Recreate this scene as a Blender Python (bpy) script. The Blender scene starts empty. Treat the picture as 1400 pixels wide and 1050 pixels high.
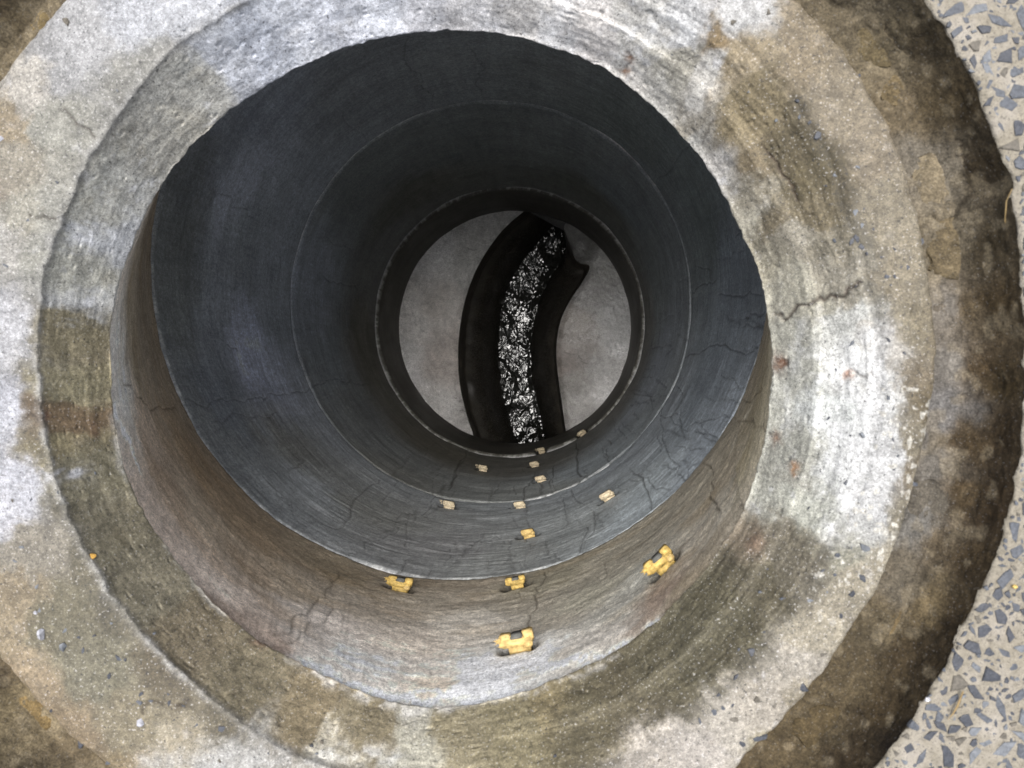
import bpy, math, random
import numpy as np
from mathutils import Vector, Matrix

random.seed(7)
rng = np.random.default_rng(11)
S = bpy.context.scene
COL = S.collection
PI = math.pi

# ---------------------------------------------------------------- camera, sky, sun, exposure
CAM_Z = 0.60                       # the phone is held 0.6 m above the pavement (z = 0)
F = 1050.0                         # focal length in units of 1/1400 of the picture width
nadir = Vector((53.0, 29.0, -F)).normalized()
Q = nadir.rotation_difference(Vector((0, 0, -1)))
cam_d = bpy.data.cameras.new('camera')
cam = bpy.data.objects.new('camera', cam_d)
COL.objects.link(cam)
cam.location = (0, 0, CAM_Z)
cam.rotation_mode = 'QUATERNION'
cam.rotation_quaternion = Q
cam_d.sensor_width = 36
cam_d.lens = 36 * F / 1400
cam_d.clip_start = 0.02
cam_d.clip_end = 200
cam_d.dof.use_dof = True
cam_d.dof.focus_distance = 1.35
cam_d.dof.aperture_fstop = 11
S.camera = cam

SUN_EL, SUN_AZ = math.radians(81), math.radians(105)    # direction the light comes from
world = bpy.data.worlds.new('World')
S.world = world
world.use_nodes = True
wn = world.node_tree.nodes
bg = wn['Background']
sky = wn.new('ShaderNodeTexSky')
sky.sky_type = 'NISHITA'
sky.sun_disc = False
sky.sun_elevation = SUN_EL
sky.sun_rotation = math.pi / 2 - SUN_AZ
sky.dust_density = 3.0
sky.air_density = 0.8
hs = wn.new('ShaderNodeHueSaturation')                 # a hazy, mostly white sky
hs.inputs['Saturation'].default_value = 0.42
world.node_tree.links.new(sky.outputs[0], hs.inputs['Color'])
world.node_tree.links.new(hs.outputs[0], bg.inputs['Color'])
bg.inputs['Strength'].default_value = 0.08
sun_d = bpy.data.lights.new('sun', 'SUN')
sun = bpy.data.objects.new('sun', sun_d)
COL.objects.link(sun)
sun_d.energy = 1.5
sun_d.angle = math.radians(34)
sun_d.color = (1.0, 0.97, 0.93)
sd = Vector((math.cos(SUN_EL) * math.cos(SUN_AZ), math.cos(SUN_EL) * math.sin(SUN_AZ), math.sin(SUN_EL)))
sun.rotation_euler = sd.to_track_quat('Z', 'Y').to_euler()
S.view_settings.view_transform = 'Standard'
S.view_settings.look = 'None'
S.view_settings.gamma = 1
S.view_settings.exposure = 1.9
S.cycles.max_bounces = 12
S.cycles.diffuse_bounces = 8
S.cycles.glossy_bounces = 4

# ---------------------------------------------------------------- measuring helpers
RM = np.array(Q.to_matrix())

def at(px, py, z):
    """the point at height z that the photograph shows at (px, py)"""
    px = np.asarray(px, float); py = np.asarray(py, float)
    d = np.stack([px - 700, 525 - py, np.full_like(px, -F)], -1) @ RM.T
    t = (z - CAM_Z) / d[..., 2]
    return d * t[..., None] + np.array([0, 0, CAM_Z])

def fade(t):
    return t * t * t * (t * (t * 6 - 15) + 10)

def h3(ix, iy, iz, s):
    n = (ix * 374761393 + iy * 668265263 + iz * 2147483647 + s * 1274126177) & 0xFFFFFFFF
    n = ((n ^ (n >> 13)) * 1274126177) & 0xFFFFFFFF
    n = ((n ^ (n >> 16)) * 2246822519) & 0xFFFFFFFF
    return ((n ^ (n >> 15)) & 0xFFFFFF) / float(0xFFFFFF)

def vnoise(P, s=0):
    i = np.floor(P).astype(np.int64)
    f = fade(P - i)
    r = 0
    for dx in (0, 1):
        wx = f[..., 0] if dx else 1 - f[..., 0]
        for dy in (0, 1):
            wy = f[..., 1] if dy else 1 - f[..., 1]
            for dz in (0, 1):
                wz = f[..., 2] if dz else 1 - f[..., 2]
                r = r + wx * wy * wz * h3(i[..., 0] + dx, i[..., 1] + dy, i[..., 2] + dz, s)
    return r

def fbm(P, scale, octaves=4, s=0, gain=0.55):
    """-1 .. 1, roughly"""
    scale = np.asarray(scale, float)
    r = 0; a = 1; t = 0
    for k in range(octaves):
        r = r + a * (vnoise(P * scale * 2.03 ** k + 17.3 * k, s + k) * 2 - 1)
        t += a; a *= gain
    return r / t * 1.6

def sm(a, b, x):
    t = np.clip((x - a) / (b - a), 0, 1)
    return t * t * (3 - 2 * t)

def lin(c):
    c = np.asarray(c, float) / 255
    return np.where(c <= 0.04045, c / 12.92, ((c + 0.055) / 1.055) ** 2.4)

# ---------------------------------------------------------------- mesh helpers
def tag(o, label=None, cat=None, group=None, kind=None):
    if label: o['label'] = label
    if cat: o['category'] = cat
    if group: o['group'] = group
    if kind: o['kind'] = kind
    return o

def link(name, me, parent=None, loc=None, rot=None):
    o = bpy.data.objects.new(name, me)
    COL.objects.link(o)
    if loc is not None: o.location = loc
    if rot is not None: o.rotation_euler = rot
    if parent is not None: o.parent = parent
    return o

def empty(name, loc=(0, 0, 0), rotz=0):
    o = bpy.data.objects.new(name, None)
    COL.objects.link(o)
    o.empty_display_size = 0.05
    o.location = loc; o.rotation_euler = (0, 0, rotz)
    return o

def flow_of(V):
    """unrolled wall: arc length and height, seam at the far side"""
    a = (np.arctan2(V[:, 1] - SC[1], V[:, 0] - SC[0]) - PI / 2) % (2 * PI)
    return np.stack([a * 0.5, V[:, 2], np.zeros(len(V))], -1)

def mesh_np(name, V, Fq, mat, smooth=True, col=None, attrs=None, flow=False):
    me = bpy.data.meshes.new(name)
    me.vertices.add(len(V)); me.vertices.foreach_set('co', V.astype(np.float32).ravel())
    n = len(Fq); k = Fq.shape[1]
    me.loops.add(n * k); me.loops.foreach_set('vertex_index', Fq.astype(np.int32).ravel())
    me.polygons.add(n)
    me.polygons.foreach_set('loop_start', np.arange(0, n * k, k, dtype=np.int32))
    me.update(calc_edges=True)
    me.polygons.foreach_set('use_smooth', np.full(n, smooth))
    if col is not None:
        a = me.color_attributes.new('tint', 'FLOAT_COLOR', 'POINT')
        c4 = np.ones((len(V), 4), np.float32); c4[:, :3] = col
        a.data.foreach_set('color', c4.ravel())
    for nm, arr in (attrs or {}).items():
        a = me.attributes.new(nm, 'FLOAT', 'POINT')
        a.data.foreach_set('value', arr.astype(np.float32))
    if flow:
        a = me.attributes.new('flow', 'FLOAT_VECTOR', 'POINT')
        a.data.foreach_set('vector', flow_of(V).astype(np.float32).ravel())
    me.materials.append(mat)
    me.validate()
    return me

def grid_faces(nr, nt, wrap=True, flip=False):
    j, i = np.meshgrid(np.arange(nr - 1), np.arange(nt if wrap else nt - 1), indexing='ij')
    i2 = (i + 1) % nt
    f = np.stack([j * nt + i, j * nt + i2, (j + 1) * nt + i2, (j + 1) * nt + i], -1).reshape(-1, 4)
    return f[:, ::-1] if flip else f

def convex(name, pts, mat):
    """cheap convex stone from points"""
    import bmesh
    bm = bmesh.new()
    for p in pts: bm.verts.new(p)
    r = bmesh.ops.convex_hull(bm, input=bm.verts)
    bmesh.ops.delete(bm, geom=[g for g in r['geom_interior'] if isinstance(g, bmesh.types.BMVert)], context='VERTS')
    me = bpy.data.meshes.new(name); bm.to_mesh(me); bm.free()
    me.materials.append(mat)
    return me

# ---------------------------------------------------------------- materials
class NT:
    def __init__(s, name):
        s.m = bpy.data.materials.new(name); s.m.use_nodes = True
        s.t = s.m.node_tree; s.b = s.t.nodes['Principled BSDF']
        s.tc = s.t.nodes.new('ShaderNodeNewGeometry')
    def n(s, typ, **k):
        x = s.t.nodes.new(typ)
        for a, v in k.items(): setattr(x, a, v)
        return x
    def l(s, a, b): s.t.links.new(a, b)
    def noise(s, scale, detail=3, rough=0.6, stretch=None, dist=0, flow=False):
        x = s.n('ShaderNodeTexNoise'); x.inputs['Scale'].default_value = scale
        x.inputs['Detail'].default_value = detail; x.inputs['Roughness'].default_value = rough
        x.inputs['Distortion'].default_value = dist
        if stretch:
            m = s.n('ShaderNodeMapping'); m.inputs['Scale'].default_value = stretch
            
            src = s.n('ShaderNodeAttribute', attribute_name='flow').outputs['Vector'] if flow else s.tc.outputs['Position']
            s.l(src, m.inputs[0]); s.l(m.outputs[0], x.inputs['Vector'])
        else: s.l(s.tc.outputs['Position'], x.inputs['Vector'])
        return x.outputs['Fac']
    def mapr(s, x, a, b, c, d):
        m = s.n('ShaderNodeMapRange'); m.inputs[1].default_value = a; m.inputs[2].default_value = b
        m.inputs[3].default_value = c; m.inputs[4].default_value = d
        s.l(x, m.inputs[0]); return m.outputs[0]
    def math(s, op, a, b):
        m = s.n('ShaderNodeMath', operation=op)
        for k, v in enumerate((a, b)):
            if isinstance(v, (int, float)): m.inputs[k].default_value = v
            else: s.l(v, m.inputs[k])
        return m.outputs[0]
    def scale(s, col, f):
        v = s.n('ShaderNodeVectorMath', operation='SCALE')
        s.l(col, v.inputs[0]); s.l(f, v.inputs['Scale']); return v.outputs[0]
    def mix(s, f, a, b):
        m = s.n('ShaderNodeMix', data_type='RGBA')
        if isinstance(f, (int, float)): m.inputs['Factor'].default_value = f
        else: s.l(f, m.inputs['Factor'])
        for i, v in ((6, a), (7, b)):
            if isinstance(v, tuple): m.inputs[i].default_value = (*v, 1)
            else: s.l(v, m.inputs[i])
        return m.outputs[2]
    def bump(s, h, strength, dist, prev=None):
        b = s.n('ShaderNodeBump'); b.inputs['Strength'].default_value = strength
        b.inputs['Distance'].default_value = dist; s.l(h, b.inputs['Height'])
        if prev is not None: s.l(prev, b.inputs['Normal'])
        return b.outputs[0]

def concrete(name, grain=0.35, streak=0.0, hatch=0.0, rough=0.75, speck=0.25, bump=0.5, mid=0.18, gscale=260, spec=0.35, HI=(0.45, 0.44, 0.43)):
    t = NT(name)
    a = t.n('ShaderNodeAttribute', attribute_name='tint')
    n1 = t.noise(gscale, 4, 0.75)
    n2 = t.noise(gscale * 3.4, 2, 0.6)
    f = t.mapr(n1, 0.3, 0.7, 1 - grain, 1 + grain)
    f2 = t.mapr(n2, 0.3, 0.7, 1 - grain * 0.9, 1 + grain * 0.9)
    n3 = t.noise(75, 5, 0.7)
    f = t.math('MULTIPLY', f, f2)
    f = t.math('MULTIPLY', f, t.mapr(n3, 0.3, 0.7, 1 - mid, 1 + mid))
    h = t.math('ADD', n1, t.math('MULTIPLY', n2, 0.5))
    if streak:
        s1 = t.noise(1.0, 2, 0.6, (10, 110, 1), 0.3, True)
        s2 = t.noise(1.0, 1.5, 0.6, (55, 330, 1), 0.4, True)
        f = t.math('MULTIPLY', f, t.mapr(s1, 0.3, 0.7, 1 - streak, 1 + streak))
        f = t.math('MULTIPLY', f, t.mapr(s2, 0.3, 0.7, 1 - streak * .8, 1 + streak * .8))
        h = t.math('ADD', h, t.math('MULTIPLY', s2, 0.8))
    if hatch:
        s3 = t.noise(1.0, 4, 0.7, (190, 16, 1), 0.4, True)
        f = t.math('MULTIPLY', f, t.mapr(s3, 0.3, 0.7, 1 - hatch, 1 + hatch))
        h = t.math('ADD', h, t.math('MULTIPLY', s3, 0.6))
    c = t.scale(a.outputs['Color'], f)
    sp = t.noise(520, 1, 0.5)
    c = t.mix(t.mapr(sp, 0.66, 0.73, 0, speck), c, HI)
    sp2 = t.noise(390, 1, 0.5, (1.01, 1.0, 1.03))
    c = t.mix(t.mapr(sp2, 0.33, 0.27, 0, speck * 1.6), c, (0.02, 0.02, 0.022))
    t.l(c, t.b.inputs['Base Color'])
    t.b.inputs['Specular IOR Level'].default_value = spec
    r = t.mapr(n1, 0.3, 0.7, rough - 0.12, rough + 0.1)
    w = t.n('ShaderNodeAttribute', attribute_name='wet')
    r = t.math('SUBTRACT', r, t.math('MULTIPLY', w.outputs['Fac'], 0.4))
    t.l(r, t.b.inputs['Roughness'])
    t.l(t.bump(h, bump, 0.0012), t.b.inputs['Normal'])
    return t.m

M_ring = concrete('ring_concrete', grain=0.42, rough=0.72, speck=0.45, bump=0.55)
M_cone = concrete('cone_concrete', grain=0.42, streak=0.08, rough=0.72, speck=0.30, bump=0.5, gscale=300)
M_shaft = concrete('shaft_concrete', grain=0.28, streak=0.06, hatch=0.10, rough=0.68, speck=0.15, bump=0.4, mid=0.14, gscale=150)
M_base = concrete('base_concrete', grain=0.36, streak=0.0, rough=0.5, speck=0.30, bump=0.6, gscale=240, spec=0.5)
M_mortar = concrete('mortar', grain=0.40, rough=0.9, speck=0.12, bump=0.9, gscale=170, spec=0.15)

def plain(name, col, rough=0.6, var=0.15, scale=300, spec=0.4, bump=0.3):
    t = NT(name)
    n = t.noise(scale, 3, 0.6)
    rgb = t.n('ShaderNodeRGB'); rgb.outputs[0].default_value = (*col, 1)
    t.l(t.scale(rgb.outputs[0], t.mapr(n, 0.3, 0.7, 1 - var, 1 + var)), t.b.inputs['Base Color'])
    t.b.inputs['Roughness'].default_value = rough
    t.b.inputs['Specular IOR Level'].default_value = spec
    t.l(t.bump(n, bump, 0.001), t.b.inputs['Normal'])
    return t.m

M_slate = [plain('brown_stone', (0.085, 0.076, 0.062), 0.6, 0.4, 420, 0.3, 0.8),
           plain('slate_stone_dark', (0.034,0.037,0.045), 0.5, 0.35, 500, 0.4, 0.8),
           plain('slate_stone_mid', (0.055,0.06,0.07), 0.55, 0.35, 420, 0.4, 0.8),
           plain('slate_stone_pale', (0.10,0.107,0.117), 0.6, 0.35, 380, 0.4, 0.8)]
M_yellow = plain('yellow_plastic', (0.50,0.35,0.11), 0.62, 0.45, 190, 0.3, 0.9)
M_cream = plain('worn_cream_plastic', (0.56,0.40,0.16), 0.6, 0.35, 190, 0.3, 0.9)
M_pale = plain('dusty_pale_plastic', (0.58,0.49,0.34), 0.6, 0.35, 220, 0.3, 0.9)
M_hole = plain('socket_grey', (0.11,0.11,0.10), 0.8, 0.2, 300)
M_grass = plain('dry_grass', (0.20,0.14,0.06), 0.6, 0.25, 120)
M_glint = plain('quartz', (0.26,0.26,0.28), 0.15, 0.4, 400, 0.8)
M_crumb = plain('orange_crumb', (0.35,0.20,0.04), 0.7, 0.3, 500)

# ---------------------------------------------------------------- curves measured on the photograph
def loop_curve(pts, z, cen, n_th, smooth=3, wob=0.0, seed=0):
    """closed curve at height z around the point cen, radius as a function of the angle"""
    p = np.array(pts, float)
    w = at(p[:, 0], p[:, 1], z)[:, :2] - cen
    th = np.arctan2(w[:, 1], w[:, 0]) % (2 * PI)
    r = np.hypot(w[:, 0], w[:, 1])
    o = np.argsort(th); th = th[o]; r = r[o]
    th3 = np.concatenate([th - 2 * PI, th, th + 2 * PI]); r3 = np.tile(r, 3)
    fine = np.linspace(0, 2 * PI, 2880, endpoint=False)
    rf = np.interp(fine, th3, r3)
    k = int(2880 * smooth / 360) | 1
    ker = np.hanning(k + 2)[1:-1]; ker /= ker.sum()
    rf = np.convolve(np.tile(rf, 3), ker, 'same')[2880:5760]
    if wob:
        q = np.stack([np.cos(fine), np.sin(fine), np.full_like(fine, z * 3)], -1)
        rf = rf + wob * fbm(q, 26, 4, seed)
    return np.interp(n_th, np.append(fine, 2 * PI), np.append(rf, rf[0]))

def circ(cx, cy, r, a0, a1, n):
    a = np.radians(np.linspace(a0, a1, n))          # image angles, y down
    return [(cx + r * math.cos(t), cy + r * math.sin(t)) for t in a]

Z_TOP, Z_LIP = -0.035, -0.120
Z_E, Z_F, Z_G, Z_H = -0.635, -1.316, -2.24, -2.64
RC = at(600, 500, -0.06)[:2]                         # centre of the ring
ptsD = [(450,73),(500,56),(557,45),(600,42),(660,43),(710,51),(760,66),(840,102),(890,143),(940,195),(975,240),(1000,290),
        (1020,330),(1037,375),(1050,430),(1055,480),(1053,540),(1045,595),(1033,650),(1015,700),(985,748),(945,800),(905,842),
        (860,878),(820,902),(770,924),(715,945),(650,962),(585,966),(530,957),(480,940),(430,917),(375,887),(335,862),(300,832),
        (260,790),(222,740),(190,690),(170,640),(158,580),(152,510),(151,450),(156,415),(165,380),(180,335),(200,290),(215,262),
        (240,225),(257,205),(300,163),(332,137),(375,110),(410,91)]
ptsC = [(335,0),(280,32),(236,62),(200,100),(160,150),(128,200),(100,250),(78,300),(62,350),(50,410),(46,455),(48,500),(52,560),
        (60,610),(78,680),(100,730),(127,780),(165,838),(215,895),(280,955),(360,1010)] + circ(622,498,582,115,75,5) + \
       [(850,1040),(900,1015),(960,965),(1007,925),(1043,882),(1086,828),(1120,770),(1165,700),(1195,620),(1207,518),(1205,470),
        (1190,390),(1171,321),(1128,200),(1086,136),(1043,85),(985,35)] + circ(622,498,582,-58,-118,6)
ptsB = [(1128,40),(1160,75),(1203,153),(1239,228),(1260,303),(1275,411),(1278,518),(1260,625),(1253,661),(1221,757),(1196,814),
        (1157,875),(1100,953),(1043,1014),(1010,1046)] + circ(588,495,708,55,130,8) + [(132,1043),(96,1010),(46,960),(0,905)] + \
       circ(588,495,708,150,210,5) + [(0,105),(85,0)] + circ(588,495,703,-128,-52,7)
ptsA = [(1269,0),(1296,45),(1328,106),(1348,153),(1368,210),(1388,262),(1398,375),(1401,480),(1399,580),(1388,673),(1370,740),
        (1347,801),(1310,870),(1284,921),(1256,973),(1199,1047)] + circ(588,500,822,50,312,20)

def ellip_c(cx, cy, r, z):
    a = np.array(circ(cx, cy, r, 0, 360, 25))[:-1]
    w = at(a[:, 0], a[:, 1], z)[:, :2]
    c = (w.max(0) + w.min(0)) / 2
    return c, float(np.mean(np.hypot(*(w - c).T)))
SC, _ = ellip_c(672, 413, 274, Z_F)                  # axis of the shaft
print('shaft centre', SC, 'radius F', _, 'E', ellip_c(627, 367, 425, Z_E), 'G', ellip_c(698, 440, 185, Z_G), 'H', ellip_c(695, 450, 162, Z_H), 'RC', RC)
R_S = 0.5

def warp(P, amp, sc, s=50):
    return P + amp * np.stack([fbm(P, sc, 4, s), fbm(P, sc, 4, s + 9), fbm(P, sc, 4, s + 18)], -1)

def idw(P, samples, zz, power=4.0, soft=0.004):
    """blend the colours as they appear, light and shade included, over the points P (samples: x, y on the photograph + colour)"""
    s = np.array(samples, float)
    if callable(zz): C = zz(s[:, 0], s[:, 1])
    else: C = at(s[:, 0], s[:, 1], zz)
    c = lin(s[:, 2:5])
    num = np.zeros((len(P), 3)); den = np.zeros(len(P))
    for k in range(len(s)):
        d2 = ((P - C[k]) ** 2).sum(-1) + soft ** 2
        w = d2 ** (-power / 2)
        num += w[:, None] * c[k]; den += w
    return num / den[:, None]

NEAR = {}
def near(V, px, py):
    """nearest mesh vertex towards the camera at that place of the photograph"""
    if NEAR.get('V') is not V:
        d = (V - np.array([0, 0, CAM_Z])) @ RM
        NEAR['V'] = V
        NEAR['q'] = (700 + F * d[:, 0] / -d[:, 2], 525 - F * d[:, 1] / -d[:, 2])
    qx, qy = NEAR['q']
    return V[np.argmin((qx - px) ** 2 + (qy - py) ** 2)]

def rough_path(pts, jit, n=3, seed=0):
    r = np.random.default_rng(seed)
    p = np.array(pts, float)
    for _ in range(n):
        m = (p[1:] + p[:-1]) / 2
        L = np.linalg.norm(p[1:] - p[:-1], axis=1)[:, None]
        m = m + r.normal(0, jit, m.shape) * L
        q = np.empty((len(p) + len(m), p.shape[1])); q[0::2] = p; q[1::2] = m; p = q
    return p

def path_dist(P, path):
    """distance from every vertex to a polyline, and how far along it"""
    best = np.full(len(P), 1e9); along = np.zeros(len(P))
    lo = path.min(0) - 0.02; hi = path.max(0) + 0.02
    m = np.where(((P > lo) & (P < hi)).all(1))[0]
    if not len(m): return best, along
    X = P[m]; b = np.full(len(m), 1e9); al = np.zeros(len(m))
    for k in range(len(path) - 1):
        a = path[k]; d = path[k + 1] - a
        t = np.clip(((X - a) @ d) / max(d @ d, 1e-12), 0, 1)
        q = np.linalg.norm(X - a - t[:, None] * d, axis=1)
        u = q < b; b[u] = q[u]; al[u] = (k + t[u]) / (len(path) - 1)
    best[m] = b; along[m] = al
    return best, along

def cracks(V, N, col, lst, depth=0.0015, colour=(30, 26, 22)):
    """grooves cut into the surface and coloured darker"""
    V = V.copy(); V0 = V.copy()
    for k, (pts, wid, dark) in enumerate(lst):
        wid = wid if wid < 0.002 else 0.0016 + (wid - 0.002) * 0.30; dark = dark * 0.85
        p = rough_path(pts, 0.17, 3, 100 + k)
        W = np.array([near(V0, a, b) for a, b in p])
        d, al = path_dist(V0, W)
        w = wid * (0.55 + 0.6 * vnoise(np.stack([al * 40, al * 0 + k, al * 0], -1), k))
        f = np.exp(-(d / w) ** 2) * dark
        f = f * np.clip(np.minimum(al, 1 - al) * 12 + 0.3, 0, 1)
        V -= N * (f * depth)[:, None]
        col = col * (1 - f[:, None]) + lin(colour) * f[:, None] * 0.6
    return V, col

# ---------------------------------------------------------------- adjusting ring
RING = [  # x, y on the photograph, apparent colour there, its light and shade kept in
(20,330,178,175,168),(30,450,188,188,190),(20,560,198,199,205),(20,680,205,205,210),(60,640,196,197,203),(60,750,150,145,138),(40,800,150,138,120),(20,850,165,152,132),
(60,930,162,147,127),(110,980,150,135,115),(150,900,136,132,118),(100,830,130,125,110),(200,980,148,140,123),(250,1010,178,170,155),
(200,1040,158,143,118),(330,1040,180,178,172),(450,1045,165,160,150),(560,1045,160,158,150),(30,180,160,148,130),(60,130,195,190,180),
(100,100,172,172,172),(150,60,190,190,190),(200,40,192,194,198),(270,10,202,204,208),(40,240,160,155,147),(90,180,160,160,157),(60,290,168,166,160),(10,260,165,155,145),
(100,300,148,148,146),(130,330,160,161,162),(100,370,145,145,142),(130,390,165,165,163),(110,410,160,160,158),(90,450,125,118,100),(130,480,116,106,90),(100,530,136,130,110),
(130,570,128,120,105),(90,570,108,93,76),(80,610,130,122,100),(120,650,122,117,101),(160,720,112,107,94),(150,580,150,145,138),
(200,800,112,107,95),(260,880,108,100,86),(330,940,112,105,90),(420,980,118,108,90),(500,1000,118,110,93),(600,1010,125,118,100),(560,992,150,148,142),
(700,1000,125,118,98),(740,960,130,120,96),(800,980,98,92,76),(850,950,94,88,73),(900,920,96,91,76),(950,900,89,85,71),(1000,850,89,85,71),
(1040,800,94,89,76),(1080,760,105,100,90),(200,130,138,138,138),(240,160,150,148,144),(260,110,150,150,150),(300,90,165,167,172),(350,60,165,168,175),
(400,50,180,182,187),(450,30,170,172,178),(500,20,186,188,193),(380,95,192,193,190),(430,70,192,192,190),(560,25,165,165,168),(620,20,175,173,172),
(650,35,190,190,192),(700,25,175,172,168),(760,45,190,190,190),(800,40,180,176,172),(850,88,186,182,176),(900,115,182,180,174),(940,170,190,190,186),
(980,220,186,183,178),(870,40,170,168,163),(920,90,150,148,143),(960,140,140,136,130),(930,30,198,198,197),(1000,40,204,204,202),(970,95,188,185,178),
(978,62,135,118,92),(1000,85,150,138,118),(1040,150,122,112,92),(1080,200,100,92,75),(1050,215,112,102,85),(1100,240,103,95,77),(1120,280,108,100,84),
(1040,250,150,145,135),(1010,240,178,175,168),(1030,300,170,168,160),(1070,300,118,110,95),(1060,350,140,136,125),(1100,320,138,134,126),(1140,330,128,123,113),
(1080,400,165,163,155),(1110,400,148,146,138),(1150,380,138,134,126),(1060,430,138,136,128),(1090,450,155,155,150),(1110,520,160,161,158),(1080,560,165,166,163),
(1090,620,150,151,148),(1050,700,166,167,163),(1060,650,150,150,146),(1140,450,178,178,172),(1160,500,200,200,196),(1150,560,192,194,190),(1175,600,210,210,208),(1140,640,180,181,177),
(1190,640,216,216,214),(1170,680,214,214,212),(1120,700,165,167,163),(1130,740,148,147,137),(1155,715,196,196,192),(1030,740,128,118,106),(1185,540,206,206,202),
(1200,480,185,180,170),(1080,90,150,138,120),(1110,60,150,138,120),(1150,130,150,140,125),(1130,170,155,145,130),(1180,220,148,138,124),(1200,300,150,142,128),(1230,260,148,139,125),
(1210,380,145,137,123),(1240,380,142,134,120),(1230,450,140,132,116),(1250,450,135,125,108),(1240,520,130,120,105),(1250,560,120,110,92),(1228,600,133,126,113),
(1235,650,130,120,105),(1220,700,140,134,122),(1190,760,165,158,145),(1150,800,165,158,145),(1160,840,165,158,148),(1110,850,175,168,155),(1080,900,185,178,165),
(1040,950,190,182,168),(1000,990,195,188,175),(950,1020,195,188,178),(1090,930,170,162,148),(1030,1000,175,168,152),(900,1040,190,182,170)]
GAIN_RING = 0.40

def ring_radii(th):
    return (loop_curve(ptsD, Z_LIP, RC, th, 4, 0.0016, 1), loop_curve(ptsC, Z_TOP, RC, th, 6, 0.0022, 2), loop_curve(ptsB, Z_TOP - 0.004, RC, th, 5, 0.0016, 3))

NT_R = 1700
th = np.linspace(0, 2 * PI, NT_R, endpoint=False)
rD, rC, rB = ring_radii(th)
ct, st = np.cos(th), np.sin(th)
# profile rows: outer foot -> outer top edge -> top -> C -> inner slope -> lip D -> underside
rows = []
for z in (-0.16, -0.10, -0.06): rows.append((rB + 0.004, np.full_like(th, z)))
nb = 70
for k in range(nb):
    t = k / (nb - 1)
    r = rB + (rC - rB) * t
    z = Z_TOP - 0.012 * np.exp(-t / 0.035) - 0.004 * np.clip((t - 0.85) / 0.15, 0, 1) ** 2
    rows.append((r, z + np.zeros_like(th)))
nc = 86
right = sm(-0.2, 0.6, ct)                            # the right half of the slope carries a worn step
for k in range(1, nc):
    t = k / (nc - 1)
    r = rC + (rD - rC) * t
    zl = (Z_TOP - 0.004) + (Z_LIP - Z_TOP + 0.004) * (t ** 0.92)
    zr = (Z_TOP - 0.004) + (Z_LIP - Z_TOP + 0.004) * (0.42 * sm(0, 0.55, t) + 0.58 * sm(0.52, 1.05, t) / sm(0.52, 1.05, np.array(1.0)))
    z = zl * (1 - right) + zr * right
    rows.append((r, z))
rows.append((rD + 0.003, np.full_like(th, Z_LIP - 0.004)))
rows.append((rD + 0.05, np.full_like(th, Z_LIP - 0.005)))
Rr = np.array([a for a, b in rows]); Zr = np.array([b for a, b in rows])
V = np.stack([RC[0] + Rr * ct, RC[1] + Rr * st, Zr], -1).reshape(-1, 3)
nrow = len(rows)
Fq = grid_faces(nrow, NT_R, True, False)
body = np.zeros(nrow); body[3:nrow - 2] = 1; body[3:6] = [0, .4, .8]; body[nrow - 4:nrow - 2] = [.6, .3]
body = np.repeat(body, NT_R)
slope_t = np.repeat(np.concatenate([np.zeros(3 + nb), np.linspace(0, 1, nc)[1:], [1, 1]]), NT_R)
Nup = np.stack([-(ct * 0.65)[None, :].repeat(nrow, 0), -(st * 0.65)[None, :].repeat(nrow, 0), np.full((nrow, NT_R), 0.75)], -1).reshape(-1, 3)
kk = sm(0, 0.10, slope_t)[:, None]; Nup = Nup * kk + np.array([0, 0, 1.0]) * (1 - kk)
Vb = V.copy()
disp = 0.0022 * fbm(Vb, 22, 3, 5) + 0.0012 * fbm(Vb, 90, 4, 6, 0.7) * (1 - .6 * (slope_t > 0))
pit = vnoise(Vb * 210, 33); pit2 = vnoise(Vb * 95, 34)
disp -= 0.0020 * sm(0.80, 0.93, pit) * sm(0.4, 0.7, pit2)
V = V + Nup * (disp * body)[:, None]
Pw = warp(Vb * np.array([1, 1, 0.35]), 0.011, 40)
Pw = warp(Pw, 0.0045, 150, 80)
smp = np.array(RING, float)
rs = np.hypot(smp[:, 0] - 606, smp[:, 1] - 503)
face = (rs < 575) & (rs > 445)
pale = face & (smp[:, 1] < 430) & (smp[:, 0] < 900)       # upper inner face, colour lightened to offset the weak light on it
smp[pale, 2:5] = np.minimum(smp[pale, 2:5] * 1.10, 235)
dk = (smp[:, 2:5].mean(1) < 172)[:, None]
smp[:, 2:5] = np.where(dk, smp[:, 2:5] * np.array([1.01, 1.0, 0.955]), smp[:, 2:5])
col = idw(Pw, smp, lambda a, b: at(a, b, -0.06) * np.array([1, 1, 0.35]), 7.0, 0.007)
# top surface and slope do not share height: refine by mottling
mott = 1 + 0.13 * fbm(Vb, 45, 3, 60) + 0.24 * fbm(Vb, 140, 4, 61, 0.75)
col = col * mott[:, None]
white = sm(0.35, 0.9, fbm(Vb, 70, 4, 62, 0.7)) * sm(0.18, 0.45, col.mean(1))
col = col * (1 - 0.4 * white[:, None]) + 0.4 * white[:, None] * lin((225, 225, 228))
brown = sm(0.30, 0.9, fbm(Vb, 38, 4, 63, 0.7))
col = col * (1 - brown[:, None] * 0.3 * (1 - np.array([1, 0.93, 0.8]) * 0.75))
def paint_paths(V0, col, lst, colour, ns=130, amt=1.0, ws=120):
    W0 = warp(V0, 0.003, ws, 95)
    for k, (pts, wid, a) in enumerate(lst):
        p = rough_path(pts, 0.06, 2, 300 + k)
        W = np.array([near(V0, x, y) for x, y in p])
        d, al = path_dist(W0, W)
        f = np.exp(-(d / wid) ** 2) * a * amt * sm(-0.9, 0.3, fbm(V0, ns, 3, 96))
        f = np.clip(f, 0, 1)
        col = col * (1 - f[:, None]) + lin(colour) * f[:, None]
    return col
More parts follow.
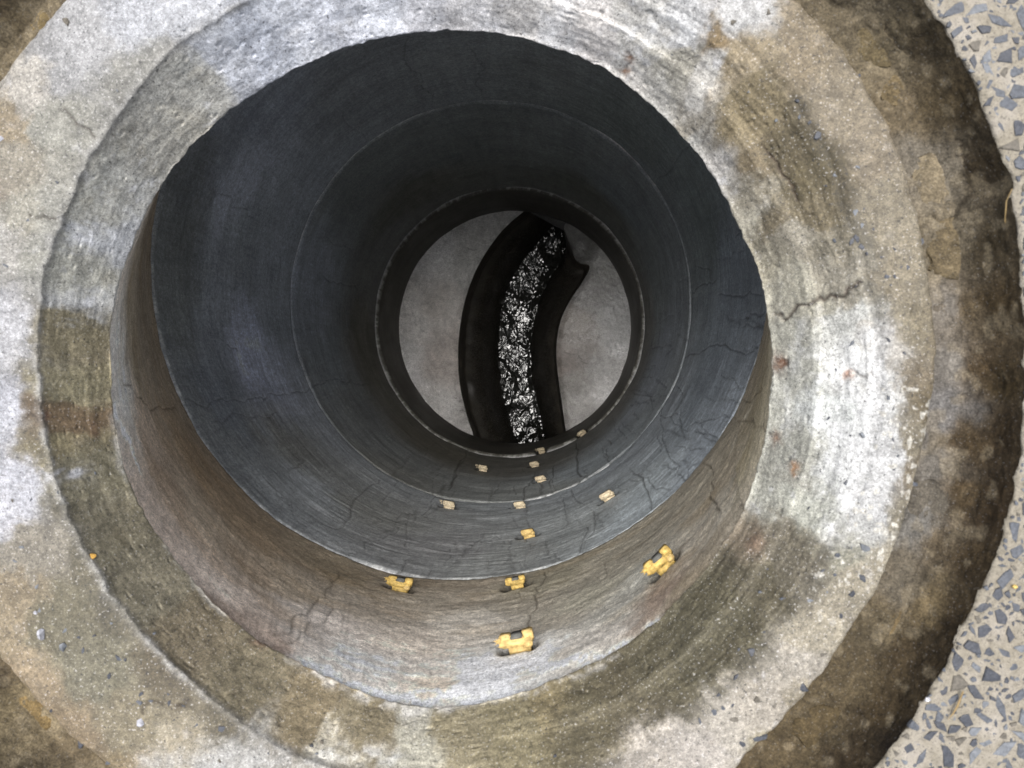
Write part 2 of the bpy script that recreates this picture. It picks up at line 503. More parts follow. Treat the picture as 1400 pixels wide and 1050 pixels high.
col = paint_paths(Vb, col, [([(1192,455),(1197,520),(1188,590),(1185,640),(1168,690),(1140,725)],0.011,.9),([(1165,480),(1168,560),(1150,640)],0.012,.7),
    ([(1095,440),(1090,500),(1078,560),(1080,620)],0.006,.35),([(1205,500),(1207,560),(1203,630)],0.004,1.0),([(200,1046),(330,1040),(440,1038),(540,1032)],0.010,.5)], (218, 218, 216), 70, 1.0, 180)
col = paint_paths(Vb, col, [([(400,900),(450,930),(500,953),(560,974),(610,970)],0.006,.6),([(610,960),(660,950),(720,950),(790,925),(840,902)],0.004,.4),([(155,570),(160,600),(172,650)],0.006,.5),
    ([(235,735),(265,785),(310,835)],0.004,.4)], (205, 202, 196), 90)
col = paint_paths(Vb, col, [([(1083,130),(1110,185),(1135,240),(1150,290),(1158,330)],0.010,.75),([(1050,190),(1065,235),(1090,270)],0.008,.6),([(830,1000),(930,960),(1000,900),(1055,830)],0.016,.45)], (84, 77, 60), 60)
sx = np.stack([slope_t * 11, np.tile(np.cos(th), nrow) * 2.2, np.tile(np.sin(th), nrow) * 2.2], -1)
ridge = fbm(sx, 1.0, 4, 68, .65) * sm(0, .05, slope_t) * (0.30 + .6 * np.tile(right, nrow))
col = col * (1 + 0.14 * ridge)[:, None]
V = V + Nup * (0.0011 * ridge * body)[:, None]
RING_CR = [([(38,292),(60,296),(76,298)],0.0013,.8),([(80,150),(100,162),(118,175),(132,186)],0.0012,.7),
 ([(1054,428),(1085,424),(1105,416),(1120,406),(1140,404),(1158,394),(1178,386)],0.0019,.95),
 ([(1155,508),(1172,511),(1202,518)],0.0012,.6),([(858,70),(862,85),(852,105)],0.0026,.6),
 ([(1058,488),(1075,492),(1062,505)],0.0035,.8),([(1047,592),(1062,597)],0.0022,.6),
 ([(30,570),(50,572)],0.0012,.6),([(45,590),(62,640)],0.0010,.35),
 ([(1044,200),(1058,220),(1068,236),(1084,262),(1092,275)],0.0014,.8),([(205,845),(235,868),(262,885)],0.0010,.3),
 ([(190,975),(205,960),(222,965)],0.0022,.7),([(240,965),(262,955)],0.0016,.6),([(300,950),(352,985)],0.0010,.3),
 ([(980,160),(968,180),(960,200)],0.0008,.5),([(500,975),(530,980),(580,985)],0.0012,.3),
 ([(1238,905),(1252,890),(1262,872)],0.0010,.4)]
V, col = cracks(V, Nup, col, RING_CR, 0.003, (58, 36, 26))
RUST = [(1066,497,14,(105,70,48)),(1062,598,9,(120,82,55)),(861,80,7,(120,85,60)),(857,98,6,(150,112,82)),(1088,640,7,(165,120,80)),(1120,410,9,(110,78,58)),
        (1160,510,7,(150,110,85)),(62,571,8,(120,90,72)),(128,590,10,(110,88,68)),(355,880,12,(95,75,62)),(1030,740,16,(125,105,88))]
for px, py, rr, c in RUST:
    p0 = near(Vb, px, py); d = np.linalg.norm(warp(Vb, 0.004, 150, 90) - p0, axis=1)
    f = np.exp(-(d / (rr * 0.0006)) ** 2) * 0.85
    col = col * (1 - f[:, None]) + lin(c) * f[:, None]
ce = np.exp(-((np.concatenate([np.full(3, 9), np.linspace(-1, 0, nb), np.linspace(0, 1, nc)[1:], [9, 9]]).repeat(NT_R)) / 0.035) ** 2) * sm(0.1, -0.5, np.tile(ct, nrow)) * (.25 + .5 * sm(-.2, .5, fbm(Vb, 60, 3, 67)))
col = col * (1 - ce[:, None]) + lin((205, 203, 198)) * ce[:, None]
# pale crumbly deposit along the outer edge on the right and on the upper left
ang = np.degrees(np.tile(th, nrow)); tt = np.concatenate([np.zeros(3), np.linspace(0, 1, nb), np.ones(nrow - 3 - nb)]).repeat(NT_R)
edge = np.exp(-((tt - 0.02) / 0.07) ** 2) * sm(0.0, 0.5, fbm(Vb, 120, 3, 64)) * (sm(330, 340, ang) * (ang < 356))
edge = np.maximum(edge, np.exp(-((tt - 0.0) / 0.035) ** 2) * 0.7 * sm(-0.2, 0.4, fbm(Vb, 60, 3, 65)))
col = col * (1 - edge[:, None]) + lin((214, 205, 182)) * edge[:, None]
dots = sm(0.55, 0.75, fbm(Vb, 190, 2, 66)) * sm(320, 335, ang) * (ang < 358) * (slope_t == 0)
col = col * (1 - dots[:, None] * .8) + lin((228, 224, 212)) * dots[:, None] * .8
col = np.clip(col * (GAIN_RING * (1 + (1.20 - 0.55 * np.tile(right, nrow)) * sm(0.0, 0.12, slope_t)))[:, None], 0.01, 0.8)  # steep inner face brightened in colour, less on the right where light is stronger
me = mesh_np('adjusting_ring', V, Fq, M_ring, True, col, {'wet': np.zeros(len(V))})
ring = empty('adjusting_ring', (RC[0], RC[1], -0.13))
tag(ring, 'weathered pale concrete adjusting ring with white lime patches at the mouth of the manhole', 'concrete ring')
def part(name, me, parent, mat=None):
    o = link(name, me, parent)
    o.matrix_parent_inverse = Matrix.Translation(-Vector(parent.location))
    return o
# a parented mesh is given in world coordinates, its own location undoes the parent's
def wpart(name, me, parent):
    o = link(name, me, parent); o.location = -Vector(parent.location); return o
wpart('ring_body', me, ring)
RINGV = V

# ---------------------------------------------------------------- cone
CONE = [(200,600,125,115,106),(170,530,142,142,142),(180,470,104,98,88),(190,400,98,92,84),(220,650,112,100,88),(230,730,122,113,106),(270,700,122,113,102),
(300,800,136,128,122),(350,780,110,100,89),(350,860,115,105,98),(290,850,95,84,76),(365,880,88,72,62),(400,800,116,108,98),(450,850,132,127,124),(420,900,142,139,136),
(500,830,116,110,103),(500,900,150,148,147),(530,800,100,94,86),(600,820,110,105,98),(560,880,136,130,124),(600,930,142,137,132),(650,850,132,129,125),(700,830,106,102,95),
(700,900,152,153,154),(660,930,162,163,164),(740,800,98,95,86),(750,850,116,112,105),(800,820,110,108,100),(800,880,132,129,125),(850,830,116,115,111),(880,790,120,120,116),
(900,820,96,86,78),(950,780,96,90,80),(950,730,116,112,105),(1000,650,112,106,95),(980,700,116,112,104),(1030,600,106,100,85),(1040,540,102,96,82),(850,760,106,103,96),
(480,785,98,90,78),(300,680,112,100,86),(330,720,110,98,84),(620,775,96,90,82)]
NT_C = 1500
# more columns where the wall can be seen
u = np.linspace(0, 1, NT_C, endpoint=False)
th = 2 * PI * u - 0.45 * np.sin(2 * PI * (u - 0.75)) * 1.0
th = th + PI * 0 
rDc = loop_curve(ptsD, Z_LIP, RC, th, 7, 0.0016, 1) + 0.002
ct, st = np.cos(th), np.sin(th)
top = np.stack([RC[0] + rDc * ct, RC[1] + rDc * st, np.full_like(th, Z_LIP - 0.006)], -1)
# direction on the lower circle: same bearing
bot = np.stack([SC[0] + (R_S - .001) * ct, SC[1] + (R_S - .001) * st, np.full_like(th, Z_E + 0.006)], -1)
NRC = 150
s = np.linspace(0, 1, NRC) ** 0.9
G = top[None] * (1 - s)[:, None, None] + bot[None] * s[:, None, None]
inn = np.stack([SC[0] - 0, SC[1] - 0])
Nrm = np.stack([-ct, -st, np.zeros_like(ct)], -1)[None].repeat(NRC, 0)
V = G.reshape(-1, 3); N = Nrm.reshape(-1, 3); sv = s.repeat(NT_C); thv = np.tile(th, NRC)
Vb = V.copy()
disp = 0.0028 * fbm(Vb, (9, 9, 9), 3, 15) + 0.0003 * fbm(Vb, (12, 12, 120), 4, 16, 0.7) + 0.0005 * fbm(Vb, 105, 2, 17)
# a soft trowelled hollow just below the rim and another above the joint
disp -= 0.005 * np.exp(-((sv - 0.0) / 0.05) ** 2)
V = V + N * (disp)[:, None]
def cone_pt(a, b): return np.array([near(Vb, x, y) for x, y in zip(a, b)])
Pw = warp(Vb, 0.018, (25, 25, 40), 70)
col = idw(Pw, CONE, cone_pt, 4.0, 0.02)
col = col * (1 + 0.16 * fbm(Vb, (6, 6, 70), 4, 71, 0.7) + 0.14 * fbm(Vb, 100, 2, 72))[:, None]
brown = 0.15 + 0.65 * sm(0.0, 0.8, fbm(Vb, (10, 10, 22), 4, 73))
col = col * (1 - brown[:, None] * np.array([0.10, 0.16, 0.24]))
col = paint_paths(Vb, col, [([(160,560),(175,600),(190,640)],0.006,.7),([(420,905),(470,928),(530,950),(580,958),(620,950),(655,925)],0.006,.7),([(650,945),(690,920),(730,905),(790,900),(850,880),(890,850)],0.010,.8),
                            ([(560,945),(640,945)],0.004,.6),([(1000,620),(1025,560)],0.006,.3),([(560,765),(640,780)],0.004,.0)], (190, 188, 180))
CONE_CR = [([(165,520),(180,530),(200,552),(225,560),(240,556)],0.0016,.7),([(480,785),(455,800),(430,825),(400,850),(375,868)],0.0040,.5),([(455,815),(425,850),(405,875),(390,880)],0.0022,.45),
 ([(745,780),(735,810),(722,850),(716,868)],0.0028,.6),([(711,800),(708,830)],0.0022,.35),([(895,745),(897,770),(905,795)],0.0015,.4),([(960,632),(970,680),(985,700)],0.0018,.8),
 ([(1050,500),(1040,535),(1015,545)],0.0015,.8),([(1000,568),(1030,575),(1045,590)],0.0014,.7),([(825,765),(827,790)],0.0012,.4)]
V, col = cracks(V, N, col, CONE_CR, 0.002, (40, 34, 26))
joint = sm(0.972, 1.0, sv)
col = col * (1 - 0.45 * joint[:, None] * sm(-.2, .4, fbm(Vb, 60, 3, 74))[:, None])
# socket holes behind the step anchors are pressed in further below
ANCH = [(709, 880, 0, 0), (546, 797, 1, 0), (707, 795, 2, 0), (911, 770, 3, 0), (722, 730, 4, 1), (613, 691, 5, 1), (711, 690, 6, 1), (833, 680, 7, 1),
        (740, 655, 8, 1), (659, 641, 9, 1), (731, 635, 10, 1), (815, 618, 11, 1), (741, 618, 12, 1), (796, 589, 13, 1)]
def sockets(V, Vb, N, col, lst, size=1.0):
    out = {}
    for px, py, k, _ in lst:
        p = near(Vb, px, py + (7 if k < 4 else 3)); i = int(np.argmin(((Vb - p) ** 2).sum(1)))
        out[k] = (V[i].copy(), N[i].copy())
        tdir = np.array([-N[i][1], N[i][0], 0.0])
        for off, w in ((0.015, 0.0075), (-0.013, 0.0075), (0, 0.010)):
            c = p + tdir * off * size
            q = Vb - c; lt = q @ tdir; lz = q[:, 2]
            f = np.exp(-((lt / w) ** 2 + ((lz + 0.002) / (0.010)) ** 2) ** 1.5) * (np.linalg.norm(q, axis=1) < 0.06)
            V -= N * (f * 0.011)[:, None]
            col = col * (1 - 0.95 * np.clip(f, 0, 1)[:, None] ** 0.22)  # shade of the hole painted into the wall colour
    return V, col, out
V, col, so = sockets(V, Vb, N, col, ANCH[:4])
SOCK = dict(so)
# outer wall and rims close the cone as a solid
n0 = len(V)
out_top = np.stack([RC[0] + (rDc + 0.10) * ct, RC[1] + (rDc + 0.10) * st, np.full_like(th, Z_LIP - 0.006)], -1)
out_bot = np.stack([SC[0] + (R_S + 0.12) * ct, SC[1] + (R_S + 0.12) * st, np.full_like(th, Z_E + 0.008)], -1)
V = np.concatenate([out_bot, out_top, V, bot + N.reshape(NRC, NT_C, 3)[0] * -0.02 + np.array([0, 0, -0.003])])
col = np.concatenate([np.full((2 * NT_C, 3), .2), col, np.full((NT_C, 3), .1)])
GAIN_CONE = 3.0 * np.array([1.0, 0.985, 0.93])
me = mesh_np('cone_wall', V, grid_faces(NRC + 3, NT_C, True, False), M_cone, True, np.clip(col * GAIN_CONE, .01, .8), {'wet': np.zeros(len(V))}, True)
cone = empty('manhole_cone', (SC[0], SC[1], Z_E + 0.01))
tag(cone, 'brownish grey concrete cone under the ring, with the four yellowest anchors in its wall', 'concrete cone')
wpart('cone_wall', me, cone)

# ---------------------------------------------------------------- shaft rings
EDGE = {200: 0.22, 240: 0.04, 280: 0.30}
def shaft(name, z0, z1, nth, nr, label, samples, crk, socks, gain, lip=0.006, mat=M_shaft, seed=0, group='precast shaft rings stacked down the manhole', cat='concrete ring'):
    th = np.linspace(0, 2 * PI, nth, endpoint=False) + 0.3
    ct, st = np.cos(th), np.sin(th)
    s = np.linspace(0, 1, nr)
    zz = z0 + (z1 - z0) * s
    r = R_S - lip * np.ones(nr)
    ch = 0.004 if seed < 280 else 0.010
    r = r + ch * 0.7 * np.clip(1 - (z0 - zz) / ch, 0, 1) ** 1.5        # chamfer of the upper edge
    r = r + 0.006 * np.clip(1 - (zz - z1) / 0.010, 0, 1)
    G = np.stack([SC[0] + r[:, None] * ct, SC[1] + r[:, None] * st, zz[:, None].repeat(nth, 1)], -1)
    V = G.reshape(-1, 3); Vb = V.copy()
    N = np.stack([-ct, -st, 0 * ct], -1)[None].repeat(nr, 0).reshape(-1, 3)
    hgt = (z0 - Vb[:, 2])
    disp = 0.003 * fbm(Vb, (6, 6, 8), 3, seed) + 0.0008 * fbm(Vb, (14, 14, 90), 4, seed + 1, 0.7)
    disp += -0.0014 * np.exp(-((hgt - 0.0) / 0.004) ** 2) * sm(0, .8, fbm(Vb, 60, 3, seed + 2))
    V = V + N * disp[:, None]
    col = idw(warp(Vb, 0.03, (14, 14, 20), seed + 3), samples, lambda a, b: np.array([near(Vb, x, y) for x, y in zip(a, b)]), 4.0, 0.05)
    col = col * (1 + 0.10 * fbm(Vb, (4, 4, 30), 3, seed + 4, .6) + 0.12 * fbm(Vb, (50, 50, 6), 4, seed + 5, .6) + 0.10 * fbm(Vb, (14, 14, 18), 4, seed + 8))[:, None]
    # pale line along the upper edge of the joint
    e = np.exp(-((hgt - 0.002) / 0.004) ** 2) * EDGE[seed] * (1 if seed > 200 else sm(0.45, -0.35, np.sin(np.arctan2(Vb[:, 1] - SC[1], Vb[:, 0] - SC[0])))) * (0.05 + 0.95 * sm(-.1, .5, fbm(Vb, 70, 4, seed + 6, .7)))
    col = col * (1 - e[:, None]) + lin((150, 150, 146)) * e[:, None]
    V, col = cracks(V, N, col, crk, 0.003, (22, 20, 17))
    V, col, so = sockets(V, Vb, N, col, socks)
    SOCK.update(so)
    tp = np.stack([SC[0] + (R_S + .005) * ct, SC[1] + (R_S + .005) * st, np.full_like(th, z0 + 0.0)], -1)
    ot = np.stack([SC[0] + (R_S + .12) * ct, SC[1] + (R_S + .12) * st, np.full_like(th, z0 + 0.0)], -1)
    ob = ot.copy(); ob[:, 2] = z1 + 0.004
    V = np.concatenate([ob, ot, tp, V])
    col = np.concatenate([np.full((3 * nth, 3), .15), col])
    wet = np.concatenate([np.zeros(3 * nth), 0.25 * sm(-.3, .6, fbm(Vb, (8, 8, 8), 3, seed + 7))])
    me = mesh_np(name, V, grid_faces(nr + 3, nth, True, False), mat, True, np.clip(col * gain * np.array([0.99, 1.0, 1.01]), .008, .8), {'wet': wet}, True)
    o = empty(name, (SC[0], SC[1], z1))
    tag(o, label, cat, group)
    wpart('ring_wall', me, o)
    return o, Vb

U1 = [(320,250,84,87,93),(260,250,48,50,51),(250,330,50,52,52),(240,420,58,60,60),(230,330,60,62,62),(340,480,94,97,107),(300,430,72,75,79),(300,600,66,68,69),(400,620,62,62,60),(420,660,78,80,82),(500,700,66,66,64),
      (350,160,66,69,74),(500,100,62,64,66),(600,80,64,66,67),(750,100,60,62,62),(850,170,56,59,58),(960,280,56,60,60),(1000,400,62,66,70),(980,500,64,68,72),(960,600,76,80,84),
      (880,680,84,88,90),(780,730,74,76,76),(700,760,70,71,70),(600,750,66,66,66),(900,560,68,71,74),(880,300,60,63,64),(330,340,72,75,78),(370,400,74,77,81),(300,540,64,67,71)]
U2 = [(640,200,54,56,56),(500,250,54,56,56),(430,400,74,77,82),(450,500,64,67,70),(480,560,56,57,57),(560,660,56,56,54),(650,680,60,61,60),(740,700,60,61,60),(830,620,62,65,67),(900,500,66,69,73),
      (900,380,60,63,64),(850,280,58,61,63),(750,200,58,60,60),(520,350,56,57,57),(560,270,48,48,45),(500,480,46,45,41),(600,615,42,40,35),(700,640,46,45,42),(880,450,50,50,48),(820,560,50,50,48),(820,270,50,51,48)]
CR1 = [([(250,548),(300,545),(350,543),(380,540),(405,535),(425,530)],0.0022,.5),([(560,755),(570,705),(600,665)],0.0030,.5),
 ([(450,720),(480,690),(520,655)],0.0045,.5),([(520,690),(560,640),(600,610)],0.0035,.4),([(700,700),(718,760),(726,790)],0.0030,.3),
 ([(780,640),(785,680),(800,740)],0.0035,.6),([(860,640),(890,690),(905,720),(897,745)],0.0035,.8),([(900,545),(905,600),(940,660),(957,630)],0.0028,.7),
 ([(925,700),(890,660),(860,655)],0.0030,.6),([(1040,470),(1000,478),(960,480),(900,490)],0.0028,.7),([(980,380),(950,395),(930,420),(900,440)],0.0025,.55),([(900,560),(940,590),(1000,570)],0.0022,.6),
 ([(560,50),(575,100),(592,140)],0.0022,.4),([(640,60),(655,100),(660,132)],0.0020,.4),([(470,150),(500,190)],0.0020,.3),([(950,200),(910,240),(885,262)],0.0022,.4),
 ([(895,490),(900,520),(930,560),(935,600)],0.0022,.6),([(370,655),(400,690),(440,715)],0.002,.35),([(310,470),(322,476),(326,480)],0.003,.6),([(650,755),(660,740),(740,745)],0.002,.3)]
CR2 = [([(425,530),(445,520),(480,518),(505,525)],0.0030,.5),([(720,690),(724,660),(732,645)],0.0060,.8),([(745,690),(750,660),(757,650),(758,635)],0.0055,.7),([(778,605),(790,640),(802,675)],0.0070,.9),
 ([(830,600),(828,620),(840,640),(870,620)],0.0060,.8),([(665,700),(672,665)],0.0055,.45),([(590,680),(625,640),(645,612)],0.0080,.6),([(610,670),(640,630)],0.0060,.6),
 ([(860,530),(890,545),(910,575)],0.0050,.5),([(800,660),(830,650),(860,640)],0.005,.5)]
CRG = ([(470,640),(520,670),(600,690),(700,700)],0.004,.3)
rc = random.Random(5)
def faint(n, r0, r1, a0=0, a1=360):
    out = []
    for _ in range(n):
        a = math.radians(rc.uniform(a0, a1)); ra = rc.uniform(r0, r1); rb = ra + rc.uniform(12, 70) * ra / 300
        t = ra / 274; cx, cy = 753 - 81 * t, 496 - 83 * t; t2 = rb / 274; dx, dy = 753 - 81 * t2, 496 - 83 * t2; b = a + rc.uniform(-.06, .06)
        out.append(([(cx + ra * math.cos(a), cy + ra * math.sin(a)), ((cx + dx) / 2 + (ra + rb) / 2 * math.cos((a + b) / 2), (cy + dy) / 2 + (ra + rb) / 2 * math.sin((a + b) / 2)),
                     (dx + rb * math.cos(b), dy + rb * math.sin(b))], rc.uniform(.0012, .002), rc.uniform(.25, .6)))
    return out
CR1 += faint(34, 285, 400, -10, 110) + faint(12, 285, 400)
for lst, lo, hi, n in ((CR1, 285, 395, 16), (CR2, 190, 255, 16)):
    for q in faint(n, lo, hi, 5, 125): lst.append((q[0], 0.010, .34))
CR2 += faint(22, 195, 262, -10, 120) + faint(8, 195, 262)
shaft('shaft_ring', Z_E, Z_F + 0.002, 1500, 210, 'upper dark grey shaft ring, cracked and trowel marked, directly under the brown cone', U1, CR1, [a for a in ANCH if a[2] in (4, 5, 6, 7)], 5.5, 0.0015, seed=200)
shaft('shaft_ring', Z_F, Z_G + 0.002, 1200, 170, 'lower darker shaft ring between the faint joint and the pale lip near the bottom', U2, CR2 + [CRG], [a for a in ANCH if a[2] in (8, 9, 10)], 6.0, 0.0020, seed=240)

GAIN_BENCH = 2.15
# ---------------------------------------------------------------- base: wall, benching, channel
base = empty('concrete_manhole_bottom', (SC[0], SC[1], Z_H - 0.5))
tag(base, 'concrete base at the bottom with two grey benches either side of a curved dark channel', 'manhole base')
U3 = [(520,440,44,43,39),(700,275,44,43,40),(860,450,44,43,40),(690,612,36,34,30),(580,330,44,43,39),(820,330,44,43,40),(560,560,38,37,33),(820,570,40,39,35)]
CRB = []
o, VB3 = shaft('base_wall_tmp', Z_G, Z_H - 0.01, 800, 60, 'x', U3, CRB, [a for a in ANCH if a[2] in (11, 12, 13)], 4.0, 0.012, seed=280, group=None)
ch = o.children[0]; wm = ch.data; bpy.data.objects.remove(ch); bpy.data.objects.remove(o)
wpart('base_wall', wm, base)

def resample(pts, n, smooth=True):
    p = np.array(pts, float)
    if smooth:
        for _ in range(3):
            q = [p[0]]
            for a, b in zip(p[:-1], p[1:]): q += [a * .75 + b * .25, a * .25 + b * .75]
            q.append(p[-1]); p = np.array(q)
    L = np.concatenate([[0], np.cumsum(np.linalg.norm(p[1:] - p[:-1], axis=1))])
    t = np.linspace(0, L[-1], n)
    return np.stack([np.interp(t, L, p[:, k]) for k in range(p.shape[1])], -1)

leftE = [(760,255),(712,291),(688,312),(668,338),(650,368),(636,405),(628,445),(625,490),(628,530),(638,570),(650,604),(668,655)]
rightE = [(800,285),(768,306),(776,322),(783,345),(790,360),(810,361),(798,384),(778,412),(765,440),(760,475),(763,515),(769,555),(774,592),(784,640)]
NTc = 220
Lw = at(*np.array(resample(leftE, NTc)).T, Z_H)[:, :2]
Rw = at(*np.array(resample(rightE, NTc)).T, Z_H)[:, :2]
wl = [(768,300),(737,330),(712,362),(698,385),(688,415),(682,455),(683,500),(689,540),(700,585),(712,612),(724,655)]
wr = [(800,320),(781,350),(762,366),(748,385),(737,410),(729,440),(725,480),(727,520),(735,552),(742,590),(750,640)]
Z_W = Z_H - 0.27
WLw = at(*np.array(resample(wl, NTc)).T, Z_W)[:, :2]
WRw = at(*np.array(resample(wr, NTc)).T, Z_W)[:, :2]
# channel skin: left edge, left wall, left invert, below water, right wall, right edge
prof = []
def addrow(P, z): prof.append(np.concatenate([P, np.full((NTc, 1), z)], 1))
nw = 26
for k in range(nw):
    t = k / (nw - 1)
    if t < 0.45: h = t / 0.45; w = 0.10 * h; z = Z_H - 0.010 - 0.096 * h
    else: h = (t - .45) / .55; a = h * PI / 2; w = 0.10 + 0.90 * math.sin(a) ** 1.3 * 1.0; z = Z_H - 0.106 - (Z_H - 0.106 - Z_W) * (1 - math.cos(a)) ** 0.8 
    addrow(Lw * (1 - w) + WLw * w, z)
nwt = 8
for k in range(1, nwt):
    t = k / nwt
    addrow(WLw * (1 - t) + WRw * t, Z_W - 0.05 * math.sin(PI * t))
for k in range(nw - 1, -1, -1):
    t = k / (nw - 1)
    if t < 0.45: h = t / 0.45; w = 0.10 * h; z = Z_H - 0.010 - 0.096 * h
    else: h = (t - .45) / .55; a = h * PI / 2; w = 0.10 + 0.90 * math.sin(a) ** 1.3; z = Z_H - 0.106 - (Z_H - 0.106 - Z_W) * (1 - math.cos(a)) ** 0.8
    addrow(Rw * (1 - w) + WRw * w, z)
V = np.concatenate(prof)
V = V + 0.004 * np.stack([fbm(V, 18, 3, 1), fbm(V, 18, 3, 2), fbm(V, 18, 3, 3)], -1)
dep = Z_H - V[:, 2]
col = lin((66, 62, 55))[None] * (1 + .3 * fbm(V, 25, 4, 4))[:, None] * (1 - 0.72 * sm(0.03, 0.16, dep + 0.02 * fbm(V, 30, 3, 5)))[:, None]  # darker with depth below the benches
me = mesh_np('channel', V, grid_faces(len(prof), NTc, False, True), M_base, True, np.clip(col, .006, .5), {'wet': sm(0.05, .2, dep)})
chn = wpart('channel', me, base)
chn['label'] = 'dark channel, darker towards its bottom, curving across the bottom between the benches'
# benches between channel edge and wall
BEN = [(560,340,150,150,150),(600,330,172,172,172),(620,300,140,140,138),(560,420,150,148,146),(590,420,132,128,124),(570,440,156,154,152),(550,480,140,139,138),(600,500,118,112,108),(560,540,122,120,118),
       (590,560,128,126,124),(620,580,120,118,116),(610,480,124,118,114),(640,350,130,130,128),(560,520,140,138,138),(800,400,108,107,106),(790,440,104,100,96),(840,430,120,120,120),(850,470,128,128,128),(800,480,104,100,97),(820,500,118,117,116),
       (780,520,104,102,99),(830,540,138,137,136),(800,560,118,116,114),(790,330,84,84,82),(800,345,80,80,78),(820,360,110,110,108),(775,500,98,92,88),(780,580,116,114,112)]  # as seen, with the wet floor's sheen in the brightest spots
def bench(edge, sgn, name, nt, ns):
    e = edge
    c = SC; q = e - c
    inside = np.hypot(*q.T) < 0.505
    e = e[inside]
    # arc of the wall between the two ends
    a0 = math.atan2(*(e[0] - c)[::-1]); a1 = math.atan2(*(e[-1] - c)[::-1])
    if sgn > 0:                                # left bench: counter-clockwise from the upper end
        while a1 < a0: a1 += 2 * PI
    else:
        while a1 > a0: a1 -= 2 * PI
    e = resample(np.concatenate([e, np.zeros((len(e), 1))], 1), nt, False)[:, :2]
    a = np.linspace(a0, a1, nt)
    arc = c + 0.497 * np.stack([np.cos(a), np.sin(a)], -1)
    ss = np.linspace(0, 1, ns)
    P = e[None] * (1 - ss)[:, None, None] + arc[None] * ss[:, None, None]
    P = np.concatenate([P, np.full((ns, nt, 1), Z_H)], -1)
    dch = ss[:, None] * np.linalg.norm(arc - e, axis=1)[None]
    P[..., 2] += -0.010 * np.exp(-(dch / 0.016) ** 1.5) + 0.03 * sm(0, 0.25, dch) * 0.4
    V = P.reshape(-1, 3)
    if sgn < 0:                                # the sunken haunch by the outlet pipe
        fp = at(np.array([790.]), np.array([335.]), Z_H)[0]
        d = np.linalg.norm((V - fp)[:, :2] * np.array([1.0, 0.8]), axis=1)
        V[:, 2] -= 0.015 * sm(0.10, 0.03, d)
    Vb = V.copy()
    V[:, 2] += 0.0015 * fbm(Vb, 14, 3, 8) + 0.0012 * fbm(Vb, 70, 4, 9, .7)
    col = idw(warp(Vb, 0.02, 22, 12), BEN, Z_H, 4, 0.03)
    if sgn < 0: col = col * (1 - 0.25 * sm(0.095, 0.06, d))[:, None]
    col = col * (1 + .16 * fbm(Vb, 60, 4, 13, .7) + .20 * fbm(Vb, (16, 16, 1), 4, 14, .65))[:, None]
    if sgn < 0:
        V2, col = cracks(V, np.tile([0, 0, 1.0], (len(V), 1)), col, [([(770,480),(785,484),(795,490),(806,498)], 0.004, .6)], .001)
    else:
        V2, col = cracks(V, np.tile([0, 0, 1.0], (len(V), 1)), col, [([(568,435),(575,450),(583,456)], 0.004, .4), ([(622,520),(629,545)], 0.012, .4), ([(620,543),(632,546)], 0.004, .7), ([(628,562),(638,566)], 0.004, .7), ([(638,340),(652,341)], .004, .6)], .001)
    wet = 0.5 * sm(0.1, 0.9, fbm(Vb, (7, 7, 1), 3, 15) + 0.35)
    for px, py, rr_ in ((605, 335, .09), (562, 400, .07), (545, 480, .05), (575, 545, .06), (845, 480, .05), (825, 545, .06)):
        q = at(float(px), float(py), Z_H); wet = np.maximum(wet, 1.2 * np.exp(-(((Vb - q)[:, :2] ** 2).sum(1)) / rr_ ** 2) * (0.5 + .5 * sm(-.5, .3, fbm(Vb, (40, 40, 1), 3, 17))))
    silt = 0.35 * np.exp(-dch.reshape(-1) / 0.03) * sm(-.3, .6, fbm(Vb, (25, 25, 1), 3, 18))
    col = col * (1 - silt[:, None])
    me = mesh_np(name, V2, grid_faces(ns, nt, False, sgn > 0), M_base, True, np.clip(col * GAIN_BENCH, .01, .8), {'wet': wet})
    return me
o1 = wpart('benching', bench(Lw, 1, 'benching', 260, 190), base); o1['label'] = 'wide left bench with wet shine'
o2 = wpart('benching', bench(Rw, -1, 'benching', 260, 150), base); o2['label'] = 'right bench with a sunken haunch by the pipe'
# pipe crowns over both ends of the channel, outside the wall
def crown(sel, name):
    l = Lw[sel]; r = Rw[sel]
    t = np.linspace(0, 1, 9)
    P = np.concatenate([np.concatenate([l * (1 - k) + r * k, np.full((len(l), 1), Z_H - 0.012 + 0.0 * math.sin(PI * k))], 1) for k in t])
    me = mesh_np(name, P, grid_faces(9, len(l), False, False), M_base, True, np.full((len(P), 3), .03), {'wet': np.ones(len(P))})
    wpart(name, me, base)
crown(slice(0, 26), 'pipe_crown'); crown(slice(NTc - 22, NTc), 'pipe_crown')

# ---------------------------------------------------------------- water
def water_mat():
    t = NT('water')
    t.b.inputs['Base Color'].default_value = (0.012, 0.012, 0.010, 1)
    t.b.inputs['Roughness'].default_value = 0.06
    t.b.inputs['IOR'].default_value = 1.36
    t.b.inputs['Specular IOR Level'].default_value = 1.0
    h = t.noise(1.0, 1.3, 0.5, (24, 15, 18), 2.0)
    h2 = t.noise(60, 1, 0.5, None, 1.0)
    t.l(t.bump(t.math('ADD', h, t.math('MULTIPLY', h2, 0.2)), 1.0, 0.0066), t.b.inputs['Normal'])
    return t.m
M_water = water_mat()
nwx = 60
P = []
for k in range(nwx):
    t = -0.06 + 1.12 * k / (nwx - 1)
    P.append(np.concatenate([WLw * (1 - t) + WRw * t, np.full((NTc, 1), Z_W + 0.004)], 1))
V = np.concatenate(P)
V = V[:, :]
uu = np.repeat(np.linspace(-.06, 1.06, nwx), NTc)
